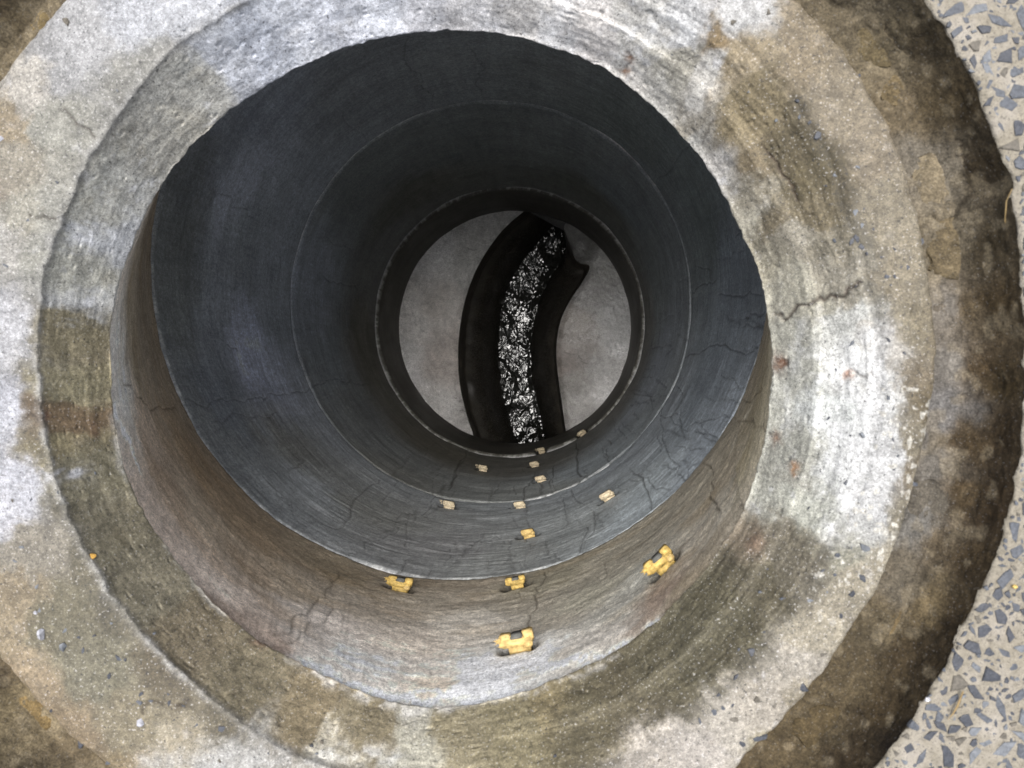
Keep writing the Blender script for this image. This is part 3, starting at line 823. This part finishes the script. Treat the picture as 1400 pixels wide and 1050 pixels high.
V[:, 2] += 0.0042 * fbm(V, (17, 12, 1), 2, 44, .5) + 0.004 * sm(0.8, 1.0, uu) + 0.0090 * sm(0.66, 0.0, uu) ** 1.4 * (1 + .5 * fbm(V, (12, 12, 1), 2, 46))
me = mesh_np('water', V, grid_faces(nwx, NTc, False, True), M_water, True)
w = link('water', me); tag(w, 'black rippling water running along the bottom of the channel', 'water', None, 'structure')

# ---------------------------------------------------------------- mortar bed
MORT = [(1180,30,98,88,68),(1220,60,106,95,72),(1200,90,120,108,84),(1260,60,72,62,44),(1230,150,104,92,70),(1280,140,86,74,52),(1320,150,66,55,36),(1250,220,112,104,88),(1290,240,128,118,98),(1340,230,60,50,33),
        (1270,320,110,100,80),(1300,330,108,98,78),(1350,330,66,56,38),(1290,420,118,111,98),(1320,420,96,82,58),(1370,420,66,54,34),(1300,500,116,110,98),(1340,500,88,72,48),(1370,520,66,54,33),(1290,560,112,108,100),
        (1330,600,80,66,44),(1370,600,62,50,32),(1280,640,108,102,90),(1320,680,82,68,46),(1360,690,58,46,29),(1260,720,106,102,92),(1290,750,92,80,60),(1330,760,64,52,33),(1240,800,98,90,74),(1270,830,120,104,74),(1300,850,56,45,28),
        (1200,860,88,78,58),(1240,900,74,62,42),(1270,900,54,44,28),(1170,930,86,75,54),(1210,970,70,58,38),(1120,980,86,75,54),(1090,1030,88,76,54),(1160,1030,64,53,36),(1220,1010,46,38,26),
        (20,960,116,103,76),(40,1000,126,112,84),(80,1040,100,88,66),(10,930,96,84,63),(20,20,106,93,68),(50,30,124,112,88),(20,70,116,104,80),(0,0,86,74,54)]  # darkest beside the paving edge, from dirt and shade together
NTM, NRM = 1300, 64
th = np.linspace(0, 2 * PI, NTM, endpoint=False)
ct, st = np.cos(th), np.sin(th)
rB2 = loop_curve(ptsB, Z_TOP - 0.004, RC, th, 5) ; rA2 = loop_curve(ptsA, 0.0, RC, th, 2.0, 0.0022, 12)
rows = []
for k in range(40): rows.append((rB2 + (rA2 - .019 - rB2) * (-0.08 + 1.06 * k / 39), np.full_like(th, -0.052), -0.08 + 1.06 * k / 39))
for k in range(1, 41): t = k / 40; rows.append((rA2 - .018 * (1 - t) ** 2, np.full_like(th, -0.050 + 0.0485 * t), 1 + t))
rr = np.array([a for a, b, c in rows]); zz = np.array([b for a, b, c in rows]); sv = np.repeat([c for a, b, c in rows], NTM); NRM = len(rows)
V = np.stack([RC[0] + rr * ct, RC[1] + rr * st, zz], -1).reshape(-1, 3)
wall = sm(0.85, 1.1, sv)
V0 = V.copy()
lump = fbm(V, 28, 3, 21); fine = fbm(V, 110, 4, 22, .7)
V[:, 2] += (1 - wall) * (0.004 * lump + 0.0022 * fine + 0.002 * np.abs(fbm(V, 55, 3, 23)))
rad = np.stack([np.tile(ct, NRM), np.tile(st, NRM), np.zeros(len(V))], -1)
V -= rad * (wall * (1 - .8 * sm(1.8, 2.0, sv)) * (0.001 + 0.0012 * lump + 0.0011 * fine))[:, None]
Vb = V.copy()
col = idw(warp(V0, 0.008, 55, 25), MORT, lambda a, b: np.array([near(V0, x, y) for x, y in zip(a, b)]), 4, 0.008)
col = col * (1 + .22 * fbm(Vb, 60, 4, 26, .75) + .22 * fbm(Vb, 170, 3, 27, .8))[:, None]
col = col * (1.25 - 0.15 * sm(1.0, 1.5, sv))[:, None]
clast = sm(0.66, 0.80, vnoise(warp(Vb, .003, 100) * 95, 28))
col = col * (1 - .28 * clast[:, None]) + lin((172, 156, 124)) * .28 * clast[:, None]
V, col = cracks(V, np.tile([0, 0, 1.0], (len(V), 1)), col, [([(1215,25),(1225,55),(1240,75)], .0022, .8), ([(1190,75),(1210,72),(1225,62)], .002, .6), ([(1275,292),(1310,285),(1330,262)], .002, .7), ([(1305,190),(1320,225),(1335,240)], .002, .6), ([(1255,662),(1275,672),(1292,678)], .0016, .6), ([(1130,945),(1160,965),(1180,990)], .002, .5)], .006, (40, 30, 20))
me = mesh_np('mortar_bed', V, grid_faces(NRM, NTM, True, True), M_mortar, True, np.clip(col * 0.47 * np.array([0.97, 1.0, 1.12]), .006, .4), {'wet': np.zeros(len(V))})
mort = link('mortar_bed', me)
tag(mort, 'rough brown mortar and soil bed between the pale ring and the stone paving', 'mortar', None, 'structure')
# half buried cobbles in it
def blob(name, mat, r, flat, seed, col, nu=26, nv=12):
    rg = np.random.default_rng(seed)
    uu, vv = np.meshgrid(np.linspace(0, 2 * PI, nu, endpoint=False), np.linspace(0.02, PI * .62, nv))
    P = np.stack([np.cos(uu) * np.sin(vv), np.sin(uu) * np.sin(vv), np.cos(vv)], -1).reshape(-1, 3)
    P = P * (1 + 0.16 * fbm(P + seed, 1.6, 3, seed))[:, None] * np.array([r, r * rg.uniform(.7, .95), flat])
    c = np.array(lin(col))[None] * (1 + .25 * fbm(P, 90, 3, seed))[:, None]
    return mesh_np(name, P, grid_faces(nv, nu, True, False), mat, True, c * .47, {'wet': np.zeros(len(P))})
for k, (px, py, rp, c) in enumerate([(1290, 240, 42, (138, 126, 104)), (1308, 335, 44, (112, 100, 78)), (1205, 60, 36, (104, 93, 70)), (1245, 860, 34, (120, 104, 76)), (1285, 440, 30, (116, 108, 96)),
                                     (1130, 1000, 44, (90, 78, 56)), (1270, 690, 34, (104, 98, 88)), (1340, 452, 11, (170, 145, 92)), (1354, 470, 8, (160, 138, 90)), (1232, 118, 26, (118, 104, 78)), (30, 985, 40, (136, 116, 80)), (45, 25, 26, (132, 116, 84))]):
    p = at(float(px), float(py), -0.05)
    o = link('cobble', blob('cobble', M_mortar, rp * .00062, rp * .00062 * .16, 40 + k, c), mort, (p[0], p[1], -0.0530), (rng.uniform(-.03, .03), rng.uniform(-.03, .03), rng.uniform(0, 6)))

# ---------------------------------------------------------------- pavement: cream binder with dark angular stones
def pave_mat():
    t = NT('stone_paving_binder')
    n = t.noise(210, 5, 0.7); n2 = t.noise(700, 2, .6); n3 = t.noise(30, 3, .6)
    c = t.mix(t.mapr(n, .3, .7, 0, 1), (0.125, 0.11, 0.082), (0.235, 0.21, 0.165))
    c = t.mix(t.mapr(n3, .45, .7, 0, .6), c, (0.30, 0.275, 0.24))
    c = t.mix(t.mapr(n2, .58, .66, 0, .7), c, (0.05, 0.045, 0.04))
    # far from the hole the stones are colour only
    v = t.n('ShaderNodeTexVoronoi'); v.inputs['Scale'].default_value = 70; t.l(t.tc.outputs['Position'], v.inputs['Vector'])
    sep = t.n('ShaderNodeVectorMath', operation='LENGTH'); t.l(t.tc.outputs['Position'], sep.inputs[0])
    far = t.mapr(sep.outputs['Value'], 0.86, 0.9, 0, 1)
    m = t.math('MULTIPLY', t.mapr(v.outputs['Distance'], 0.40, 0.34, 0, 1), far)
    c = t.mix(m, c, (0.06, 0.065, 0.075))
    t.l(c, t.b.inputs['Base Color']); t.b.inputs['Roughness'].default_value = .85
    t.l(t.bump(t.math('ADD', n, n2), .8, .0015), t.b.inputs['Normal'])
    return t.m
M_pave = pave_mat()
NTP = 900
th = np.linspace(0, 2 * PI, NTP, endpoint=False); ct, st = np.cos(th), np.sin(th)
rA3 = loop_curve(ptsA, 0.0, RC, th, 2.0, 0.0022, 12)
rows = [(rA3 + .03, -.09), (rA3 + .02, -.05), (rA3 + .008, -.012), (rA3 + .001, -.006), (rA3 + .0005, -.0015), (rA3 + .003, 0.0)]
for d in np.linspace(0.006, .12, 40): rows.append((rA3 + d, 0.0))
for R in (.75, .9, 1.5, 4, 12, 40): rows.append((np.full_like(th, R), 0.0))
V = np.concatenate([np.stack([RC[0] + r * ct, RC[1] + r * st, np.full_like(th, z)], -1) for r, z in rows])
ins = np.repeat([0.5, .8, 1, 1, 1, 1] + [1] * 40 + [0] * 6, NTP)
V = V + (ins * 1.0)[:, None] * np.stack([.0018 * fbm(V, 90, 3, 31), .0018 * fbm(V, 90, 3, 32), .0012 * fbm(V, 60, 4, 33, .7)], -1)
me = mesh_np('pavement', V, grid_faces(len(rows), NTP, True, True), M_pave, True)
pave = link('pavement', me)
tag(pave, 'stone paving of dark angular chips in cream binder around the manhole', 'pavement', None, 'structure')

def stone_mesh(seed, mat, r=1.0, elong=1.0):
    rg = np.random.default_rng(seed)
    n = rg.integers(5, 9)
    a = np.sort(rg.uniform(0, 2 * PI, n) * .25 + np.arange(n) * 2 * PI / n)
    pts = []
    for t in a:
        q = rg.uniform(.5, 1.15)
        x, y = q * math.cos(t) * elong, q * math.sin(t) / elong
        pts.append((x * r, y * r, -0.5 * r)); pts.append((x * r * .97, y * r * .97, 0.02 * r)); pts.append((x * r * .86, y * r * .86, (0.10 + rg.uniform(-.05, .05)) * r))
    return convex('stone', pts, mat)
SM = [stone_mesh(k, M_slate[(1, 2, 1, 2, 0, 1, 3)[k % 7]], 1.0, 1 + .55 * ((k * 37) % 10) / 10) for k in range(36)]
vis, hid = [], []
# dart throwing: stones of 4 to 9 mm radius, not touching
cells = {}
def free(x, y, r):
    gx, gy = int(x / .02), int(y / .02)
    for i in (-1, 0, 1):
        for j in (-1, 0, 1):
            for (a, b, q) in cells.get((gx + i, gy + j), ()):
                if (a - x) ** 2 + (b - y) ** 2 < ((q + r) * .88) ** 2: return False
    cells.setdefault((gx, gy), []).append((x, y, r)); return True
fine_th = np.linspace(0, 2 * PI, 720); rAf = loop_curve(ptsA, 0.0, RC, fine_th, 3)
for tries in range(84000):
    a = random.uniform(-1.1, 0.75) % (2 * PI) if tries < 60000 else random.uniform(0, 2 * PI); Rm = 0.86
    if tries < 60000: Rm = 0.66
    ra = float(np.interp(a, fine_th, rAf))
    r = math.sqrt(random.uniform(ra ** 2, Rm ** 2))
    sz = (random.choice([.0088, .0075, .0064, .0055]) if (tries % 60000) < 9000 else random.choice([.005, .004, .0035, .003, .0025, .002, .0018]))
    if r < ra + sz * .8: continue
    x, y = RC[0] + r * math.cos(a), RC[1] + r * math.sin(a)
    d = np.array([x, y, -CAM_Z]) @ RM
    px, py = 700 + F * d[0] / -d[2], 525 - F * d[1] / -d[2]
    if not free(x, y, sz): continue
    (vis if (-12 < px < 1412 and -12 < py < 1062) else hid).append((x, y, sz))

vis.sort(key=lambda q: -q[2])
rest = vis[300:] + hid
for x, y, sz in vis[:300]:
    o = link('stone', SM[random.randrange(36)], pave, (x, y, .0002), (random.uniform(-.06, .06), random.uniform(-.06, .06), random.uniform(0, 6.28)))
    o.scale = (sz, sz, sz * .8)
VV, FF, off = [], [], 0
tri = []
for q in SM:
    v = np.array([tuple(a.co) for a in q.vertices]); q.calc_loop_triangles()
    tri.append((v, np.array([tuple(t.vertices) for t in q.loop_triangles])))
for x, y, sz in rest:
    v, f = random.choice(tri); a = random.uniform(0, 6.28); c, s_ = math.cos(a), math.sin(a)
    VV.append(np.stack([(v[:, 0] * c - v[:, 1] * s_) * sz + x, (v[:, 0] * s_ + v[:, 1] * c) * sz + y, v[:, 2] * sz * .8 + .0002], -1)); FF.append(f + off); off += len(v)
me = mesh_np('loose_stones', np.concatenate(VV), np.concatenate(FF), M_slate[2], False)
o = link('paving_stones', me, pave); tag(o, kind='stuff')

# ---------------------------------------------------------------- dark chips showing in the ring
CHIPS = [(1092,137,5),(1120,183,7),(1106,166,4),(1171,324,8),(1166,330,5),(1180,338,6),(1169,290,5),(1143,240,4),(1173,228,4),(1182,596,6),(1184,750,8),(1180,790,7),(1193,806,5),(1166,812,6),(1150,842,4),
 (1096,940,9),(1120,912,8),(1127,895,6),(1035,958,6),(1060,965,5),(1005,982,6),(990,968,4),(976,974,5),(957,985,4),(1052,990,6),(1038,1010,8),(1016,1018,5),(1028,890,7),(1008,926,6),(1010,888,4),
 (1044,864,3),(1070,818,4),(162,900,5),(180,922,4),(190,960,6),(205,958,5),(85,888,5),(150,925,5),(192,950,5),(232,960,5),(113,890,4),(128,870,3),(55,835,4),(52,802,4),(30,748,5),(20,768,4),(88,862,4),
 (70,972,4),(110,1018,8),(148,1042,5),(302,996,6),(426,1020,5),(440,1016,4),(1050,15,5),(1003,30,5),(300,1040,4),(90,28,7),(38,300,3),(1157,660,4),(1167,467,6),(1143,505,3),(1258,660,6),(1260,330,4),(1241,366,4),(1222,340,3),(250,965,5),(1220,70,4)]
rg_ = random.Random(21)
for _ in range(95):                                  # many smaller ones, thickest where the face meets the top
    a = rg_.choice([rg_.uniform(-1.0, 1.1), rg_.uniform(1.3, 2.9), rg_.uniform(-3.1, 3.1)])
    r_ = 582 + (abs(rg_.gauss(0, 45)) if rg_.random() < .75 else -abs(rg_.gauss(0, 30)))
    x_, y_ = 615 + r_ * math.cos(a), 498 + r_ * math.sin(a)
    if -5 < x_ < 1270 and -5 < y_ < 1055 and r_ < 655: CHIPS.append((x_, y_, rg_.uniform(1.6, 4.2)))
def chip_pt(px, py): return near(RINGV, px, py)
for k, (px, py, rp) in enumerate(CHIPS):
    p = chip_pt(px, py); sz = rp * .00060
    o = link('stone_chip', SM[(k * 7) % 36], ring, (p[0] - RC[0], p[1] - RC[1], p[2] + .13 + .0002), (random.uniform(-.3, .3), random.uniform(-.3, .3), random.uniform(0, 6.28)))
    o.scale = (sz, sz, sz * .9)

def small(name, px, py, rp, mat, label, cat, surf='ring', seed=1, tall=.7):
    p = chip_pt(px, py) if surf == 'ring' else at(float(px), float(py), surf)
    rg = np.random.default_rng(seed)
    pts = rg.normal(0, 1, (14, 3)); pts /= np.linalg.norm(pts, axis=1)[:, None]
    pts = pts * np.array([1, .8, tall]) * rp * .0006
    o = link(name, convex(name, pts, mat), None, (p[0], p[1], p[2] + rp * .0006 * tall * .5), (0, 0, rg.uniform(0, 6)))
    return tag(o, label, cat)
small('pebble', 57, 866, 9, M_glint, 'largest glinting quartz pebble lying on the ring at the lower left', 'pebble', seed=3)
small('pebble', 88, 884, 7, M_slate[3], 'elongated blue grey pebble just right of the largest glinting pebble', 'pebble', seed=4)
small('pebble', 192, 987, 7, M_glint, 'small glinting pebble beside the dark chips at the bottom left of the ring', 'pebble', seed=5)
small('pebble', 50, 838, 4, M_glint, 'tiny glinting pebble above the largest glinting pebble', 'pebble', seed=6)
small('pebble', 4, 190, 5, M_glint, 'pale shiny pebble at the left edge on the ring', 'pebble', seed=7)
small('crumb', 128, 760, 6, M_crumb, 'orange crumb on the inner edge of the ring at the lower left', 'crumb', seed=8)
small('crumb', 1386, 802, 5, M_yellow, 'bright yellow crumb lying among the dark paving stones', 'crumb', .002, seed=9)
small('crumb', 1267, 956, 5, M_glint, 'white crumb on the paving edge at the lower right', 'crumb', .002, seed=10)

def blade(name, pts, z, wid, label):
    P = [Vector(at(float(a), float(b), zz)) for (a, b), zz in zip(pts, z)]
    V_, F_ = [], []
    n = len(P)
    for i, p in enumerate(P):
        d = (P[min(i + 1, n - 1)] - P[max(i - 1, 0)]).normalized(); s_ = d.cross(Vector((0, 0, 1))).normalized()
        w_ = wid * (1 - .75 * abs(i / (n - 1) * 2 - .8) ** 2 * .8)
        for a, b in ((1, 0), (0, .6), (-1, 0), (0, -.6)):
            V_.append(tuple(p + s_ * a * w_ + Vector((0, 0, 1)) * b * w_))
    for i in range(n - 1):
        for k in range(4): F_.append((i * 4 + k, i * 4 + (k + 1) % 4, i * 4 + 4 + (k + 1) % 4, i * 4 + 4 + k))
    me = bpy.data.meshes.new(name); me.from_pydata(V_, [], F_); me.materials.append(M_grass)
    for p in me.polygons: p.use_smooth = True
    return tag(link(name, me), label, 'grass blade')
blade('dry_grass_blade', [(1384,258),(1376,275),(1374,300),(1378,325),(1382,350),(1384,375),(1387,400)], [.004, 0, -.01, -.018, -.025, -.03, -.035], .0007, 'thin dry grass blade hanging over the paving edge at the right')
blade('dry_grass_blade', [(1317,945),(1313,955),(1309,966),(1303,976),(1296,984)], [.004, .004, .004, .003, .003], .0010, 'curved orange straw lying on the paving at the lower right')

# ---------------------------------------------------------------- yellow step anchors
def box_pts(x0, x1, y0, y1, z0, z1): return [(x, y, z) for x in (x0, x1) for y in (y0, y1) for z in (z0, z1)]
def bev_box(name, b, mat, bv=.0012, jit=.0006, seed=0):
    import bmesh
    bm = bmesh.new()
    rg = random.Random(seed)
    bmesh.ops.create_cube(bm, size=1)
    for v in bm.verts:
        v.co = Vector(((b[0] + b[1]) / 2 + v.co.x * (b[1] - b[0]), (b[2] + b[3]) / 2 + v.co.y * (b[3] - b[2]), (b[4] + b[5]) / 2 + v.co.z * (b[5] - b[4])))
        v.co += Vector((rg.uniform(-jit, jit), rg.uniform(-jit, jit), rg.uniform(-jit, jit)))
    bmesh.ops.bevel(bm, geom=list(bm.edges), offset=bv, segments=2, affect='EDGES')
    me = bpy.data.meshes.new(name); bm.to_mesh(me); bm.free(); me.materials.append(mat)
    for p in me.polygons: p.use_smooth = True
    return me
def multi_box(name, bs, mat, bv=.0012):
    import bmesh
    bm = bmesh.new()
    for k, b in enumerate(bs):
        m = bev_box('tmp', b, mat, bv, .0017, k + 3); bm.from_mesh(m); bpy.data.meshes.remove(m)
    me = bpy.data.meshes.new(name); bm.to_mesh(me); bm.free(); me.materials.append(mat)
    for p in me.polygons: p.use_smooth = True
    return me
MT = (('y', M_yellow), ('c', M_cream), ('p', M_pale))
# the collar: a rounded bar across, two short ears towards the shaft with the grey plug between them
me_collar = {m: multi_box('collar', [(-.017, .017, .004, .0115, -.009, .009), (-.0185, -.0065, .0105, .0165, -.010, .005), (.0065, .0185, .0100, .0172, -.010, .006), (-.0195, -.013, .007, .013, -.009, .007)], mm, .0011) for m, mm in MT}
me_neck = {m: multi_box('neck', [(-.010, .0135, -.010, .0045, -.010, .006)], dict(MT)[{'y': 'y', 'c': 'c', 'p': 'p'}[m]], .002) for m, mm in MT}
me_tab = {m: bev_box('tab', (.0075, .0165, .0025, .0095, .004, .0125), M_cream if m != 'p' else M_pale, .0015) for m, mm in MT}
me_plug = bev_box('socket_plug', (-.0065, .0065, .0110, .0160, -.010, .007), M_hole)
me_far = {m: multi_box('collar', [(-.014, .014, .002, .014, -.010, .008), (-.010, .014, -.010, .004, -.012, .004)], mm, .002) for m, mm in MT}
def flash_mesh(mat):
    V_, F_ = [], []
    rg = random.Random(4)
    for i in range(7):
        a = rg.uniform(1.6, 4.2); L = rg.uniform(.004, .009); b = Vector((-.017, .008 + rg.uniform(-.004, .008), rg.uniform(.002, .009)))
        d = Vector((math.cos(a) * .9 - .3, math.sin(a) * .5, rg.uniform(-.2, .5))).normalized(); s_ = d.cross(Vector((0, 0, 1))).normalized() * .0014
        u_ = Vector((0, 0, .0008)); k = len(V_)
        V_ += [tuple(b + s_), tuple(b - s_), tuple(b + u_ * 2), tuple(b + d * L)]
        F_ += [(k, k + 1, k + 3), (k + 1, k + 2, k + 3), (k + 2, k, k + 3), (k, k + 2, k + 1)]
    me = bpy.data.meshes.new('torn_edge'); me.from_pydata(V_, [], F_); me.materials.append(mat); return me
me_flash = {'y': flash_mesh(M_yellow), 'c': flash_mesh(M_cream), 'p': flash_mesh(M_pale)}
LAB = {0: 'largest cream yellow step anchor, alone in the cone wall nearest the viewer', 1: 'torn yellow step anchor at the left of the row just outside the dark joint',
 2: 'small yellow step anchor in the middle of the row just outside the dark joint', 3: 'tilted orange yellow step anchor with a grey hole, at the right of the cone wall',
 4: 'single yellowish step anchor just inside the dark joint, uppermost in the upper shaft ring', 5: 'pale step anchor at the left of the first row down the lower shaft ring',
 6: 'pale step anchor in the middle of the first row down the lower shaft ring', 7: 'pale tilted step anchor at the right of the first row down the lower shaft ring',
 8: 'single white step anchor between the first and second rows of the lower shaft ring', 9: 'small flat step anchor at the left of the second row, left of the crack pair',
 10: 'tiny white step anchor in the middle of the second row, near the channel end', 11: 'tiny slanting step anchor at the right of the second row',
 12: 'broken white stub of a step anchor just below the channel end', 13: 'broken white stub of a step anchor right at the edge of the right bench'}
for px, py, k, _ in ANCH:
    p, n = SOCK[k]
    kind = 'y' if k < 4 and k else ('c' if k in (0, 4) else 'p')
    ang = math.atan2(n[1], n[0]) - PI / 2
    e = empty('step_anchor', tuple(p + n * 0.001), ang)
    sc = (1.05, 1, .8, .98, .85, .95, .9, .95, 1, 1, 1, 1, .9, .9)[k]
    e.scale = (sc, sc, sc)
    tag(e, LAB[k], 'step anchor', 'step anchors in the manhole wall')
    if k < 4:
        link('collar', me_collar[kind], e); link('neck', me_neck[kind], e); link('socket_plug', me_plug, e)
        if k != 2: link('tab', me_tab[kind], e)
    else:
        link('collar', me_far[kind], e)
        link('tab', me_tab[kind], e)
    if k in (0, 1, 3, 5, 9, 13, 12): link('torn_edge', me_flash[kind], e)
